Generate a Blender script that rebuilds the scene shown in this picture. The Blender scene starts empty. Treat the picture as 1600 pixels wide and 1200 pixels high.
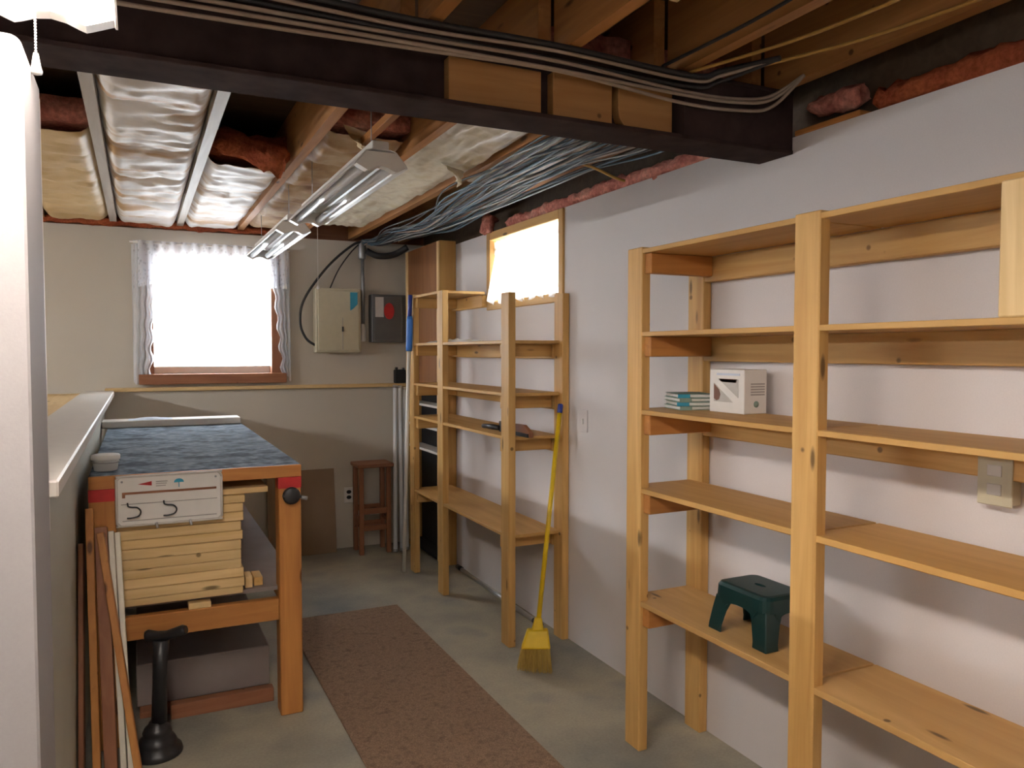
import bpy, bmesh, math, random
from mathutils import Vector, Matrix, noise
random.seed(7)
S = bpy.context.scene
COL = S.collection
R = math.radians

# ------------------------------------------------------------------ camera, world, exposure
cam_d = bpy.data.cameras.new('camera'); cam_d.sensor_width = 36.0; cam_d.lens = 27.39; cam_d.clip_start = 0.02
cam = bpy.data.objects.new('camera', cam_d); COL.objects.link(cam)
cam.location = (0, 0, 1.45); cam.rotation_euler = (R(90 - 2.34), 0, R(-25.61))
S.camera = cam
S.view_settings.view_transform = 'Standard'; S.view_settings.look = 'None'
S.view_settings.gamma = 1.0; S.view_settings.use_curve_mapping = False
S.view_settings.exposure = 1.0
W_STR = 7.0          # overcast daylight outside the windows
TUBE = 39.0           # lit fluorescent tubes
w = bpy.data.worlds.new('overcast_sky'); S.world = w; w.use_nodes = True
bg = w.node_tree.nodes['Background']; bg.inputs[0].default_value = (0.92, 0.96, 1.0, 1); bg.inputs[1].default_value = W_STR
def portal(name, loc, rot, sx, sy):
    l = bpy.data.lights.new(name, 'AREA'); l.shape = 'RECTANGLE'; l.size = sx; l.size_y = sy
    l.cycles.is_portal = True
    o = bpy.data.objects.new(name, l); o.location = loc; o.rotation_euler = rot; COL.objects.link(o)
portal('daylight_back_window', (0.475, 5.97, 1.72), (R(-90), 0, 0), 0.80, 0.80)
portal('daylight_right_window', (2.12, 3.91, 1.94), (0, R(90), 0), 0.46, 0.90)

# ------------------------------------------------------------------ mesh helpers
ORG = {}
class MB:
    def __init__(s): s.v = []; s.f = []; s.sm = []
    def add(s, vs, fs, smooth=False):
        n = len(s.v); s.v += [tuple(p) for p in vs]
        for f in fs: s.f.append(tuple(i + n for i in f)); s.sm.append(smooth)
        return s
    def box(s, x0, y0, z0, x1, y1, z1, M=None):
        vs = [Vector(p) for p in ((x0,y0,z0),(x1,y0,z0),(x1,y1,z0),(x0,y1,z0),(x0,y0,z1),(x1,y0,z1),(x1,y1,z1),(x0,y1,z1))]
        if M is not None: vs = [M @ p for p in vs]
        return s.add(vs, ((0,3,2,1),(4,5,6,7),(0,1,5,4),(1,2,6,5),(2,3,7,6),(3,0,4,7)))
    def bar(s, a, b, w, d, up=(0, 1, 0)):
        """box section w x d swept from a to b; d measured along up"""
        a = Vector(a); b = Vector(b); t = (b - a).normalized(); u = Vector(up); u = (u - t * u.dot(t)).normalized(); q = t.cross(u)
        vs = []
        for p in (a, b):
            for i, j in ((-1,-1),(1,-1),(1,1),(-1,1)): vs.append(p + q * (i * w / 2) + u * (j * d / 2))
        return s.add(vs, ((0,1,2,3),(7,6,5,4),(0,4,5,1),(1,5,6,2),(2,6,7,3),(3,7,4,0)))
    def tube(s, pts, r, n=8, cap=True):
        pts = [Vector(p) for p in pts]; k = len(pts); rs = r if isinstance(r, (list, tuple)) else [r] * k
        vs = []; u = None
        for i, p in enumerate(pts):
            t = (pts[min(i + 1, k - 1)] - pts[max(i - 1, 0)])
            t = t.normalized() if t.length > 1e-9 else Vector((0, 0, 1))
            if u is None:
                u = t.orthogonal().normalized()
            else:
                u = u - t * u.dot(t); u = u.normalized() if u.length > 1e-6 else t.orthogonal().normalized()
            q = t.cross(u)
            for j in range(n):
                a = 2 * math.pi * j / n; vs.append(p + (u * math.cos(a) + q * math.sin(a)) * rs[i])
        fs = []
        for i in range(k - 1):
            for j in range(n):
                fs.append((i*n + j, i*n + (j+1) % n, (i+1)*n + (j+1) % n, (i+1)*n + j))
        s.add(vs, fs, True)
        if cap:
            m = len(s.v) - len(vs)
            s.f.append(tuple(m + j for j in reversed(range(n)))); s.sm.append(False)
            s.f.append(tuple(m + (k-1)*n + j for j in range(n))); s.sm.append(False)
        return s
    def lathe(s, prof, c, n=20, M=None):
        vs = []; c = Vector(c)
        for r, z in prof:
            for j in range(n):
                a = 2 * math.pi * j / n; p = Vector((r * math.cos(a), r * math.sin(a), z))
                if M is not None: p = M @ p
                vs.append(c + p)
        k = len(prof); fs = [(i*n+j, i*n+(j+1) % n, (i+1)*n+(j+1) % n, (i+1)*n+j) for i in range(k-1) for j in range(n)]
        fs.append(tuple(reversed(range(n)))); fs.append(tuple((k-1)*n + j for j in range(n)))
        return s.add(vs, fs, True)
    def prism(s, poly, a, b):
        """poly: list of 3D offsets, swept from vector a to vector b"""
        a = Vector(a); b = Vector(b); n = len(poly); P = [Vector(p) for p in poly]
        vs = [a + p for p in P] + [b + p for p in P]
        fs = [tuple(reversed(range(n))), tuple(range(n, 2*n))] + [(i, (i+1) % n, n + (i+1) % n, n + i) for i in range(n)]
        return s.add(vs, fs)
    def build(s, name, mat, parent=None, origin=None, bevel=0.0, seg=1):
        if origin is None: origin = ORG[parent] if parent is not None else (
            (min(p[0] for p in s.v) + max(p[0] for p in s.v)) / 2, (min(p[1] for p in s.v) + max(p[1] for p in s.v)) / 2, min(p[2] for p in s.v))
        o3 = Vector(origin)
        me = bpy.data.meshes.new(name); me.from_pydata([tuple(Vector(p) - o3) for p in s.v], [], s.f); me.update()
        me.polygons.foreach_set('use_smooth', s.sm)
        bm = bmesh.new(); bm.from_mesh(me); bmesh.ops.recalc_face_normals(bm, faces=bm.faces[:]); bm.to_mesh(me); bm.free()
        o = bpy.data.objects.new(name, me); COL.objects.link(o); me.materials.append(mat)
        ORG[o] = o3
        if parent is not None: o.parent = parent; o.location = o3 - ORG[parent]
        else: o.location = o3
        if bevel:
            m = o.modifiers.new('bevel', 'BEVEL'); m.width = bevel; m.segments = seg; m.limit_method = 'ANGLE'; m.angle_limit = R(50)
        return o
def tag(o, label, cat, group=None):
    o['label'] = label; o['category'] = cat
    if group: o['group'] = group
    return o
def thing(name, label, cat, loc, group=None):
    o = bpy.data.objects.new(name, None); COL.objects.link(o); o.location = loc; o.empty_display_size = 0.05
    ORG[o] = Vector(loc); return tag(o, label, cat, group)
def struct(o, label=None):
    o['kind'] = 'structure'
    if label: o['label'] = label
    return o
def B(*a): return MB().box(*a)
def spline(pts, n=8):
    P = [Vector(p) for p in pts]; out = []
    for i in range(len(P) - 1):
        p0 = P[max(i-1, 0)]; p1 = P[i]; p2 = P[i+1]; p3 = P[min(i+2, len(P)-1)]
        for k in range(n):
            t = k / n
            out.append(0.5 * ((2*p1) + (p2-p0)*t + (2*p0-5*p1+4*p2-p3)*t*t + (3*p1-p0-3*p2+p3)*t**3))
    out.append(P[-1]); return out

# ------------------------------------------------------------------ materials
def mk(name):
    m = bpy.data.materials.new(name); m.use_nodes = True; nt = m.node_tree
    return m, nt, nt.nodes['Principled BSDF']
def N(nt, t, **k):
    n = nt.nodes.new(t)
    for a, b in k.items(): setattr(n, a, b)
    return n
def ramp(nt, stops):
    r = N(nt, 'ShaderNodeValToRGB'); e = r.color_ramp.elements
    while len(e) < len(stops): e.new(0.5)
    for i, (p, c) in enumerate(stops): e[i].position = p; e[i].color = (*c, 1) if len(c) == 3 else c
    return r
def coords(nt, scale=(1, 1, 1), rnd=True):
    tc = N(nt, 'ShaderNodeTexCoord'); mp = N(nt, 'ShaderNodeMapping'); mp.inputs['Scale'].default_value = scale
    if rnd:
        oi = N(nt, 'ShaderNodeObjectInfo'); ad = N(nt, 'ShaderNodeVectorMath', operation='MULTIPLY_ADD')
        nt.links.new(oi.outputs['Random'], ad.inputs[0]); ad.inputs[1].default_value = (13, 7, 19); nt.links.new(tc.outputs['Object'], ad.inputs[2])
        nt.links.new(ad.outputs[0], mp.inputs[0])
    else: nt.links.new(tc.outputs['Object'], mp.inputs[0])
    return mp
def bump(nt, b, src, strength=0.2, dist=0.01):
    n = N(nt, 'ShaderNodeBump'); n.inputs['Strength'].default_value = strength; n.inputs['Distance'].default_value = dist
    nt.links.new(src, n.inputs['Height']); nt.links.new(n.outputs[0], b.inputs['Normal'])
def plain(name, c, rough=0.5, metal=0.0, emit=0.0, var=0.06, scale=30.0, bmp=0.0, spec=0.5):
    m, nt, b = mk(name)
    mp = coords(nt); no = N(nt, 'ShaderNodeTexNoise'); no.inputs['Scale'].default_value = scale; no.inputs['Detail'].default_value = 4
    nt.links.new(mp.outputs[0], no.inputs['Vector'])
    lo = tuple(max(0, x * (1 - var)) for x in c); hi = tuple(min(1, x * (1 + var)) for x in c)
    r = ramp(nt, [(0.3, lo), (0.7, hi)]); nt.links.new(no.outputs[0], r.inputs[0]); nt.links.new(r.outputs[0], b.inputs['Base Color'])
    b.inputs['Roughness'].default_value = rough; b.inputs['Metallic'].default_value = metal
    b.inputs['Specular IOR Level'].default_value = spec
    if emit: b.inputs['Emission Color'].default_value = (*c, 1); b.inputs['Emission Strength'].default_value = emit
    if bmp: bump(nt, b, no.outputs[0], bmp, 0.004)
    return m
def wood(name, dark, light, axis='z', rough=0.55, knots=True, across=26.0, along=1.6, wear=None):
    m, nt, b = mk(name)
    sc = {'x': (along, across, across), 'y': (across, along, across), 'z': (across, across, along)}[axis]
    mp = coords(nt, sc)
    no = N(nt, 'ShaderNodeTexNoise'); no.inputs['Scale'].default_value = 1.0; no.inputs['Detail'].default_value = 5; no.inputs['Distortion'].default_value = 0.9
    nt.links.new(mp.outputs[0], no.inputs['Vector'])
    r = ramp(nt, [(0.25, dark), (0.5, tuple((a + c) / 2 for a, c in zip(dark, light))), (0.72, light)])
    nt.links.new(no.outputs[0], r.inputs[0]); cur = r.outputs[0]
    # board to board variation
    oi = N(nt, 'ShaderNodeObjectInfo'); mr = N(nt, 'ShaderNodeMapRange'); mr.inputs[3].default_value = 0.88; mr.inputs[4].default_value = 1.1
    nt.links.new(oi.outputs['Random'], mr.inputs[0])
    mu = N(nt, 'ShaderNodeVectorMath', operation='SCALE'); nt.links.new(cur, mu.inputs[0]); nt.links.new(mr.outputs[0], mu.inputs['Scale']); cur = mu.outputs[0]
    if knots:
        ks = {'x': (2.4, 9, 9), 'y': (9, 2.4, 9), 'z': (9, 9, 2.4)}[axis]
        mk2 = coords(nt, ks); vo = N(nt, 'ShaderNodeTexVoronoi'); vo.inputs['Scale'].default_value = 1.35; nt.links.new(mk2.outputs[0], vo.inputs['Vector'])
        kr = ramp(nt, [(0.07, (1, 1, 1)), (0.13, (0, 0, 0))]); nt.links.new(vo.outputs['Distance'], kr.inputs[0])
        mx = N(nt, 'ShaderNodeMix', data_type='RGBA'); nt.links.new(kr.outputs[0], mx.inputs['Factor']); nt.links.new(cur, mx.inputs['A'])
        mx.inputs['B'].default_value = (*(x * 0.35 for x in dark), 1); cur = mx.outputs['Result']
    if knots:
        mk3 = coords(nt); v3 = N(nt, 'ShaderNodeTexVoronoi'); v3.inputs['Scale'].default_value = 8.5; nt.links.new(mk3.outputs[0], v3.inputs['Vector'])
        k3 = ramp(nt, [(0.055, (1, 1, 1)), (0.09, (0, 0, 0))]); nt.links.new(v3.outputs['Distance'], k3.inputs[0])
        m3 = N(nt, 'ShaderNodeMix', data_type='RGBA'); nt.links.new(k3.outputs[0], m3.inputs['Factor']); nt.links.new(cur, m3.inputs['A'])
        m3.inputs['B'].default_value = (*(x * 0.4 for x in dark), 1); cur = m3.outputs['Result']
    nt.links.new(cur, b.inputs['Base Color']); b.inputs['Roughness'].default_value = rough
    bump(nt, b, no.outputs[0], 0.12, 0.003)
    return m
def blotch(name, cols, scale, rough=0.85, detail=6, bmp=0.15, fine=0.0, finescale=300, spec=0.3, sc=(1, 1, 1)):
    m, nt, b = mk(name); mp = coords(nt, sc, rnd=False)
    no = N(nt, 'ShaderNodeTexNoise'); no.inputs['Scale'].default_value = scale; no.inputs['Detail'].default_value = detail; nt.links.new(mp.outputs[0], no.inputs['Vector'])
    k = len(cols); r = ramp(nt, [(0.28 + 0.44 * i / (k - 1), c) for i, c in enumerate(cols)]); nt.links.new(no.outputs[0], r.inputs[0]); cur = r.outputs[0]
    src = no.outputs[0]
    if fine:
        n2 = N(nt, 'ShaderNodeTexNoise'); n2.inputs['Scale'].default_value = finescale; n2.inputs['Detail'].default_value = 3; nt.links.new(mp.outputs[0], n2.inputs['Vector'])
        mr = N(nt, 'ShaderNodeMapRange'); mr.inputs[1].default_value = 0.3; mr.inputs[2].default_value = 0.7; mr.inputs[3].default_value = 1 - fine; mr.inputs[4].default_value = 1 + fine
        nt.links.new(n2.outputs[0], mr.inputs[0]); mu = N(nt, 'ShaderNodeVectorMath', operation='SCALE'); nt.links.new(cur, mu.inputs[0]); nt.links.new(mr.outputs[0], mu.inputs['Scale']); cur = mu.outputs[0]; src = n2.outputs[0]
    nt.links.new(cur, b.inputs['Base Color']); b.inputs['Roughness'].default_value = rough; b.inputs['Specular IOR Level'].default_value = spec
    bump(nt, b, src, bmp, 0.004); return m
def lace(name, c, holes=0.35, scale=55.0, alpha=0.75):
    m, nt, b = mk(name); nt.nodes.remove(b); out = nt.nodes['Material Output']
    d = N(nt, 'ShaderNodeBsdfDiffuse'); d.inputs[0].default_value = (*c, 1); t = N(nt, 'ShaderNodeBsdfTranslucent'); t.inputs[0].default_value = (*c, 1)
    m1 = N(nt, 'ShaderNodeMixShader'); m1.inputs[0].default_value = 0.55; nt.links.new(d.outputs[0], m1.inputs[1]); nt.links.new(t.outputs[0], m1.inputs[2])
    tr = N(nt, 'ShaderNodeBsdfTransparent'); m2 = N(nt, 'ShaderNodeMixShader')
    mp = coords(nt, rnd=False); vo = N(nt, 'ShaderNodeTexVoronoi'); vo.inputs['Scale'].default_value = scale; nt.links.new(mp.outputs[0], vo.inputs['Vector'])
    r = ramp(nt, [(holes, (alpha * 0.75,) * 3), (holes + 0.12, (alpha,) * 3)]); nt.links.new(vo.outputs['Distance'], r.inputs[0])
    nt.links.new(r.outputs[0], m2.inputs[0]); nt.links.new(tr.outputs[0], m2.inputs[1]); nt.links.new(m1.outputs[0], m2.inputs[2]); nt.links.new(m2.outputs[0], out.inputs[0])
    return m

PINE_L = (0.74, 0.46, 0.16); PINE_D = (0.54, 0.29, 0.075)
M = {}
for ax in 'xyz':
    M['pine_' + ax] = wood('pine_' + ax, PINE_D, PINE_L, ax)
    M['ply_' + ax] = wood('shelf_plywood_' + ax, (0.50, 0.27, 0.07), (0.64, 0.38, 0.12), ax, across=16, along=1.2, knots=False)
    M['bench_' + ax] = wood('orange_bench_wood_' + ax, (0.40, 0.15, 0.035), (0.56, 0.25, 0.06), ax)
    M['joist_' + ax] = wood('joist_wood_' + ax, (0.34, 0.14, 0.04), (0.52, 0.25, 0.08), ax)
    M['redbrown_' + ax] = wood('redbrown_wood_' + ax, (0.24, 0.09, 0.04), (0.36, 0.15, 0.07), ax)
    M['paleboard_' + ax] = wood('pale_board_' + ax, (0.66, 0.44, 0.18), (0.84, 0.62, 0.32), ax)
M['joist_pale'] = wood('weathered_joist_wood', (0.42, 0.36, 0.30), (0.58, 0.53, 0.46), 'y', knots=False)  # paler joist copy: whitish light on the joist bottoms painted into the wood
M['pine_ply_low'] = wood('grained_plywood', (0.46, 0.25, 0.07), (0.70, 0.44, 0.17), 'y', across=9, along=0.9, knots=True)
M['block'] = wood('beam_block_wood', (0.46, 0.22, 0.07), (0.64, 0.35, 0.13), 'x')
M['cab'] = wood('cabinet_plywood', (0.24, 0.09, 0.028), (0.34, 0.15, 0.05), 'z', knots=False, across=14)
M['wall'] = blotch('pinkish_white_wall_paint', [(0.71, 0.67, 0.66), (0.76, 0.72, 0.71)], 1.2, 0.75, bmp=0.06, fine=0.02, finescale=220)
M['cream'] = blotch('cream_wall_paint', [(0.59, 0.54, 0.455), (0.65, 0.60, 0.515)], 1.0, 0.75, bmp=0.06, fine=0.02, finescale=220)
M['greywall'] = blotch('grey_green_wall_paint', [(0.46, 0.45, 0.38), (0.52, 0.51, 0.44)], 2.0, 0.8, bmp=0.08)
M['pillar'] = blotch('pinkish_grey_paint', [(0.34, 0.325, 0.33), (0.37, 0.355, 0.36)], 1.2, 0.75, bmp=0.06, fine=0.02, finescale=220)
M['white'] = plain('white_paint', (0.78, 0.74, 0.72), 0.45, var=0.02)
M['trim'] = plain('white_ledge_paint', (0.66, 0.62, 0.57), 0.5, var=0.03)
M['conc'] = blotch('concrete_floor', [(0.19, 0.195, 0.185), (0.30, 0.28, 0.23), (0.41, 0.37, 0.28), (0.26, 0.26, 0.24)], 1.7, 0.75, detail=8, bmp=0.12, fine=0.07, finescale=90)
M['carpet'] = blotch('brown_carpet', [(0.20, 0.13, 0.09), (0.30, 0.20, 0.135), (0.23, 0.15, 0.105)], 30, 0.98, bmp=0.9, fine=0.30, finescale=230, spec=0.05)
M['steel'] = plain('dark_brown_beam_paint', (0.055, 0.036, 0.034), 0.85, 0.0, var=0.25, scale=14, bmp=0.1, spec=0.06)
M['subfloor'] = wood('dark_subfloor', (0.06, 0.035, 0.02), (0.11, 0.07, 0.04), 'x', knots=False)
M['kraft'] = blotch('kraft_paper', [(0.42, 0.24, 0.10), (0.50, 0.31, 0.15), (0.76, 0.70, 0.64), (0.82, 0.79, 0.78), (0.80, 0.76, 0.72)], 1.0, 0.5, detail=5, bmp=0.3, spec=0.5, sc=(1.8, 7.5, 3))  # white bands paint window glare onto glossy brown paper
M['kraft_tan'] = blotch('tan_kraft_paper', [(0.58, 0.40, 0.19), (0.74, 0.56, 0.32)], 6.0, 0.55, detail=6, bmp=0.3, spec=0.4)
M['kraft_pale'] = blotch('pale_kraft_paper', [(0.50, 0.40, 0.25), (0.74, 0.67, 0.53), (0.60, 0.50, 0.30)], 8.0, 0.45, detail=6, bmp=0.5, spec=0.5)
M['kraft_brown'] = blotch('brown_kraft_paper', [(0.24, 0.12, 0.06), (0.42, 0.27, 0.14), (0.54, 0.42, 0.27)], 7.0, 0.6, detail=6, bmp=0.4, spec=0.3)
M['pinkins'] = blotch('pink_fibreglass', [(0.30, 0.08, 0.06), (0.55, 0.22, 0.17), (0.62, 0.34, 0.26)], 9.0, 1.0, detail=9, bmp=1.0, fine=0.3, finescale=60, spec=0.0)
M['redins'] = blotch('red_fibreglass', [(0.25, 0.055, 0.03), (0.42, 0.12, 0.05)], 12.0, 1.0, detail=9, bmp=1.0, fine=0.25, finescale=80, spec=0.0)
M['enamel'] = plain('white_enamel', (0.80, 0.77, 0.72), 0.28, var=0.02)
M['tube_off'] = plain('unlit_tube_glass', (0.82, 0.85, 0.88), 0.12, var=0.01)
M['tube_on'] = plain('lit_warm_tube', (1.0, 0.91, 0.84), 0.3, emit=TUBE, var=0.0)
M['tube_rear'] = plain('lit_bare_tube', (1.0, 0.91, 0.84), 0.3, emit=TUBE * .38, var=0.0)
M['tube_high'] = plain('lit_cool_high_output_tube', (0.95, 0.97, 1.0), 0.3, emit=TUBE * 1.65, var=0.0)
M['alu'] = plain('aluminium', (0.62, 0.62, 0.62), 0.3, 0.9, var=0.05)
M['galv'] = plain('galvanised_metal', (0.42, 0.44, 0.45), 0.4, 0.8, var=0.1)
M['black'] = plain('black_plastic', (0.018, 0.018, 0.02), 0.38, var=0.15)
M['blackmatt'] = plain('black_matt', (0.012, 0.012, 0.013), 0.8, var=0.15)
M['green'] = plain('dark_green_plastic', (0.004, 0.032, 0.032), 0.34, var=0.12, scale=8)
M['yellow'] = plain('yellow_plastic', (0.75, 0.50, 0.01), 0.35, var=0.05)
M['straw'] = wood('straw_bristle', (0.36, 0.23, 0.04), (0.60, 0.42, 0.10), 'z', knots=False, across=120, along=4)
M['blue'] = plain('blue_plastic', (0.02, 0.16, 0.58), 0.4, var=0.05)
M['navy'] = plain('navy_plastic', (0.03, 0.05, 0.30), 0.4, var=0.05)
M['whitepl'] = plain('white_plastic', (0.80, 0.78, 0.74), 0.35, var=0.02)
M['beigebox'] = plain('beige_enamel', (0.56, 0.51, 0.36), 0.45, var=0.03)
M['greybox'] = plain('grey_enamel', (0.12, 0.115, 0.11), 0.5, var=0.06)
M['red'] = plain('red_paint', (0.50, 0.02, 0.02), 0.5, var=0.1)
M['teal'] = plain('blue_print', (0.03, 0.30, 0.45), 0.5, var=0.05)
M['print'] = plain('grey_print', (0.40, 0.38, 0.36), 0.7, var=0.05)
M['greenprint'] = plain('green_print', (0.24, 0.34, 0.28), 0.6, var=0.05)
M['cableW'] = plain('cream_cable', (0.40, 0.32, 0.25), 0.5, var=0.08)
M['cableB'] = plain('blue_grey_cable', (0.08, 0.14, 0.19), 0.42, var=0.15)
M['cableG'] = plain('grey_cable', (0.30, 0.32, 0.32), 0.42, var=0.1)
M['cableK'] = plain('black_cable', (0.03, 0.03, 0.032), 0.5, var=0.1)
M['cableY'] = plain('yellow_cable', (0.50, 0.28, 0.06), 0.5, var=0.08)
M['curtain'] = lace('white_sheer_lace', (0.93, 0.94, 0.98), 0.25, 34, 0.80)
M['curtain2'] = lace('white_sheer', (0.93, 0.95, 0.98), 0.0, 70, 0.88)
M['benchtop'] = blotch('worn_blue_grey_benchtop', [(0.06, 0.075, 0.10), (0.11, 0.14, 0.18), (0.24, 0.29, 0.35), (0.09, 0.115, 0.15)], 7, 0.85, detail=10, bmp=0.35, fine=0.35, finescale=28, spec=0.04)  # scratched blue-grey top; blotch contrast paints patchy glare into the colour
M['greyply'] = blotch('grey_pink_panel', [(0.22, 0.18, 0.17), (0.32, 0.27, 0.25)], 3, 0.8)
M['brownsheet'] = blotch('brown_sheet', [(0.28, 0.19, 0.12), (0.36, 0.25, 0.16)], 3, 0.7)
M['board_white'] = plain('white_board_face', (0.80, 0.77, 0.66), 0.55, var=0.04)
M['cloth'] = plain('pale_blue_cloth', (0.62, 0.68, 0.78), 0.9, var=0.05)
M['glass'] = None
mg, ntg, bgl = mk('window_glass'); bgl.inputs['Roughness'].default_value = 0.02; bgl.inputs['Transmission Weight'].default_value = 1.0; bgl.inputs['IOR'].default_value = 1.02; bgl.inputs['Base Color'].default_value = (0.97, 0.99, 1, 1); M['glass'] = mg

# ------------------------------------------------------------------ room shell
XR, YB, XL, YF, ZC = 1.94, 5.70, -4.0, -1.6, 2.53
struct(B(XL - .2, YF - .2, -.12, XR + .35, YB + .3, 0).build('floor', M['conc'], origin=(0, 0, 0)))
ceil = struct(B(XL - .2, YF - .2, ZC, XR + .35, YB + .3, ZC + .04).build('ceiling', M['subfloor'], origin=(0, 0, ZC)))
# right wall with a window opening (opening y 3.47-4.35, z 1.735-2.145)
wy0, wy1, wz0, wz1 = 3.465, 4.355, 1.735, 2.145
m = MB(); T = XR + .16
m.box(XR, YF, 0, T, wy0, 2.15).box(XR, wy1, 0, T, YB + .2, 2.175).box(XR, wy0, 0, T, wy1, wz0).box(XR, wy0, wz1, T, wy1, 2.175)
m.box(XR, 2.05, 2.15, T, wy0, 2.175)
wall_r = struct(m.build('wall_right', M['wall'], origin=(XR, 2, 0)))
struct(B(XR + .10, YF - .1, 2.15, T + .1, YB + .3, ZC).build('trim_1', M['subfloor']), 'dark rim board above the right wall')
# back wall: lower part stands a little proud, ledge on top, window opening in the upper part
bx0, bx1, bz0, bz1 = 0.06, 0.89, 1.30, 2.13
m = MB(); YU = YB + .05
m.box(XL, YB, 0, XR + .1, YB + .25, 1.19)
m.box(XL, YU, 1.19, bx0, YB + .25, 2.27).box(bx1, YU, 1.19, XR + .1, YB + .25, 2.27).box(bx0, YU, 1.19, bx1, YB + .25, bz0).box(bx0, YU, bz1, bx1, YB + .25, 2.27)
struct(m.build('wall_back', M['cream'], origin=(0, YB, 0)))
struct(B(XL, YU + .12, 2.27, XR + .3, YB + .29, ZC).build('trim_2', M['redbrown_x']), 'reddish sill timber above the back wall')
struct(B(-0.2, YB - .035, 1.19, XR - .005, YU, 1.215).build('trim_3', M['paleboard_x'], bevel=.004), 'wooden ledge along the back wall')
struct(B(XL - .15, YF - .15, 0, XL, YB + .25, ZC).build('wall_left', M['wall'], origin=(XL, 2, 0)))
struct(B(XL, YF - .15, 0, XR + .3, YF, ZC).build('wall_front', M['wall'], origin=(0, YF, 0)))
# half wall beside the bench, its cap, and the raised platform beyond it
hw = struct(B(-0.30, 1.78, 0, -0.205, YB, 1.165).build('wall_half', M['greywall'], origin=(-.25, 3.5, 0)))
cap = struct(B(-0.325, 1.745, 1.165, -0.145, YB - .005, 1.2).build('trim_4', M['trim'], bevel=.004), 'white painted cap of the half wall')
struct(B(-0.20, 1.775, 1.09, -0.165, 1.80, 1.165).build('trim_5', M['white'], bevel=.003), 'small white bracket under the half wall cap')
struct(B(-1.3, 1.78, 1.12, -0.325, YB, 1.185).build('trim_6', M['paleboard_y']), 'raised plywood platform behind the half wall')
# boxed pillar at the near left: drywall face, corner strips, rounded top
m = MB(); prof = []
for k in range(7):
    a = R(90 - 15 * k); prof.append((-0.158 - .02 + .02 * math.cos(a), 1.955 - .02 + .02 * math.sin(a)))
poly = [(-0.62, 0, 0), (-0.158, 0, 0)] + [(x, 0, z) for x, z in reversed(prof)] + [(-0.62, 0, 1.975)]
m.prism(poly, (0, 1.475, 0), (0, 1.715, 0))
struct(m.build('wall_pillar', M['pillar'], origin=(-.35, 1.6, 0), bevel=.004), 'white boxed wall end beside the half wall')
struct(B(-0.19, 1.7155, 1.2005, -0.159, 1.735, 1.93).build('trim_7', M['white'], bevel=.003), 'narrow white strip along the boxed wall end')

# ------------------------------------------------------------------ ceiling joists and beam
JX = [-3.335, -2.935, -2.535, -2.135, -1.735, -1.335, -0.935, -0.535, -0.132, 0.268, 0.655, 1.062, 1.46, 1.85]
for x in JX:
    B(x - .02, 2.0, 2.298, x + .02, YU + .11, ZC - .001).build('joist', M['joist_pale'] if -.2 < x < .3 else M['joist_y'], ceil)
    B(x - .02 + .045, YF, 2.298, x + .02 + .045, 1.99, ZC - .001).build('joist', M['joist_y'], ceil)
beam = thing('steel_beam', 'dark brown steel beam crossing under the ceiling joists', 'beam', (0, 2.0, 2.095))
B(XL, 1.92, 2.095, XR - .002, 2.075, 2.107).build('bottom_flange', M['steel'], beam, bevel=.002)
B(XL, 1.92, 2.283, XR - .002, 2.075, 2.295).build('top_flange', M['steel'], beam, bevel=.002)
B(XL, 1.993, 2.107, XR - .002, 2.003, 2.283).build('web', M['steel'], beam)
B(1.50, 1.925, 2.107, XR - .002, 1.992, 2.283).build('end_packing', M['steel'], beam)
for i, (x0, x1, z1, lab) in enumerate(((0.752, 1.028, 2.232, 'longest wooden block wedged in the side of the steel beam'), (1.066, 1.262, 2.24, 'short square-cornered wooden block between two others in the steel beam'),
                                  (1.284, 1.478, 2.235, 'wooden block with one rounded corner in the steel beam'))):
    m = MB(); y0, y1 = 1.955, 1.992
    if i < 2: m.box(x0, y0, 2.108, x1, y1, z1)
    else:
        c = [(x0 + .05 - .05 * math.cos(a), 0, 2.108 + .06 - .06 * math.sin(a)) for a in [R(10 * k) for k in range(10)]]
        m.prism(c + [(x1, 0, 2.108), (x1, 0, z1), (x0, 0, z1)], (0, y0, 0), (0, y1, 0))
    tag(m.build('wood_block', M['block'], bevel=.002), lab, 'wood block', 'wooden blocks in the beam')

# ------------------------------------------------------------------ windows
def frame_boxes(parent, name, mat, boxes):
    for b in boxes: B(*b).build(name, mat, parent, bevel=.003)
w1 = struct(B(bx0, YB + .225, bz0, bx1, YB + .24, bz0 + .02).build('window_1', M['redbrown_x'], origin=(.475, YB, bz0)))
frame_boxes(w1, 'casing', M['redbrown_z'], [(bx0 - .02, YU - .022, 1.262, bx0 + .035, YU + .15, bz1), (bx1 - .035, YU - .022, 1.262, bx1 + .05, YU + .15, bz1)])
frame_boxes(w1, 'head', M['redbrown_x'], [(bx0, YU - .01, bz1 - .04, bx1, YU + .15, bz1)])
frame_boxes(w1, 'sill', M['redbrown_x'], [(0.0, YU - .06, 1.235, 0.95, YU + .17, 1.302)])
frame_boxes(w1, 'sash', M['trim'], [(bx0 + .035, YU + .09, 1.302, bx1 - .035, YU + .12, 1.352), (bx0 + .035, YU + .09, 2.05, bx1 - .035, YU + .12, 2.09)])
B(bx0 + .03, YU + .10, 1.35, bx1 - .03, YU + .104, 2.06).build('pane', M['glass'], w1)
w2 = struct(B(XR + .13, wy0, wz0, XR + .15, wy1, wz0 + .02).build('window_2', M['pine_y'], origin=(XR, 3.9, wz0)))
frame_boxes(w2, 'jamb', M['pine_z'], [(XR - .012, wy0 - .03, wz0 - .03, XR + .15, wy0 + .018, wz1 + .028), (XR - .012, wy1 - .018, wz0 - .03, XR + .15, wy1 + .03, wz1 + .028)])
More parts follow.
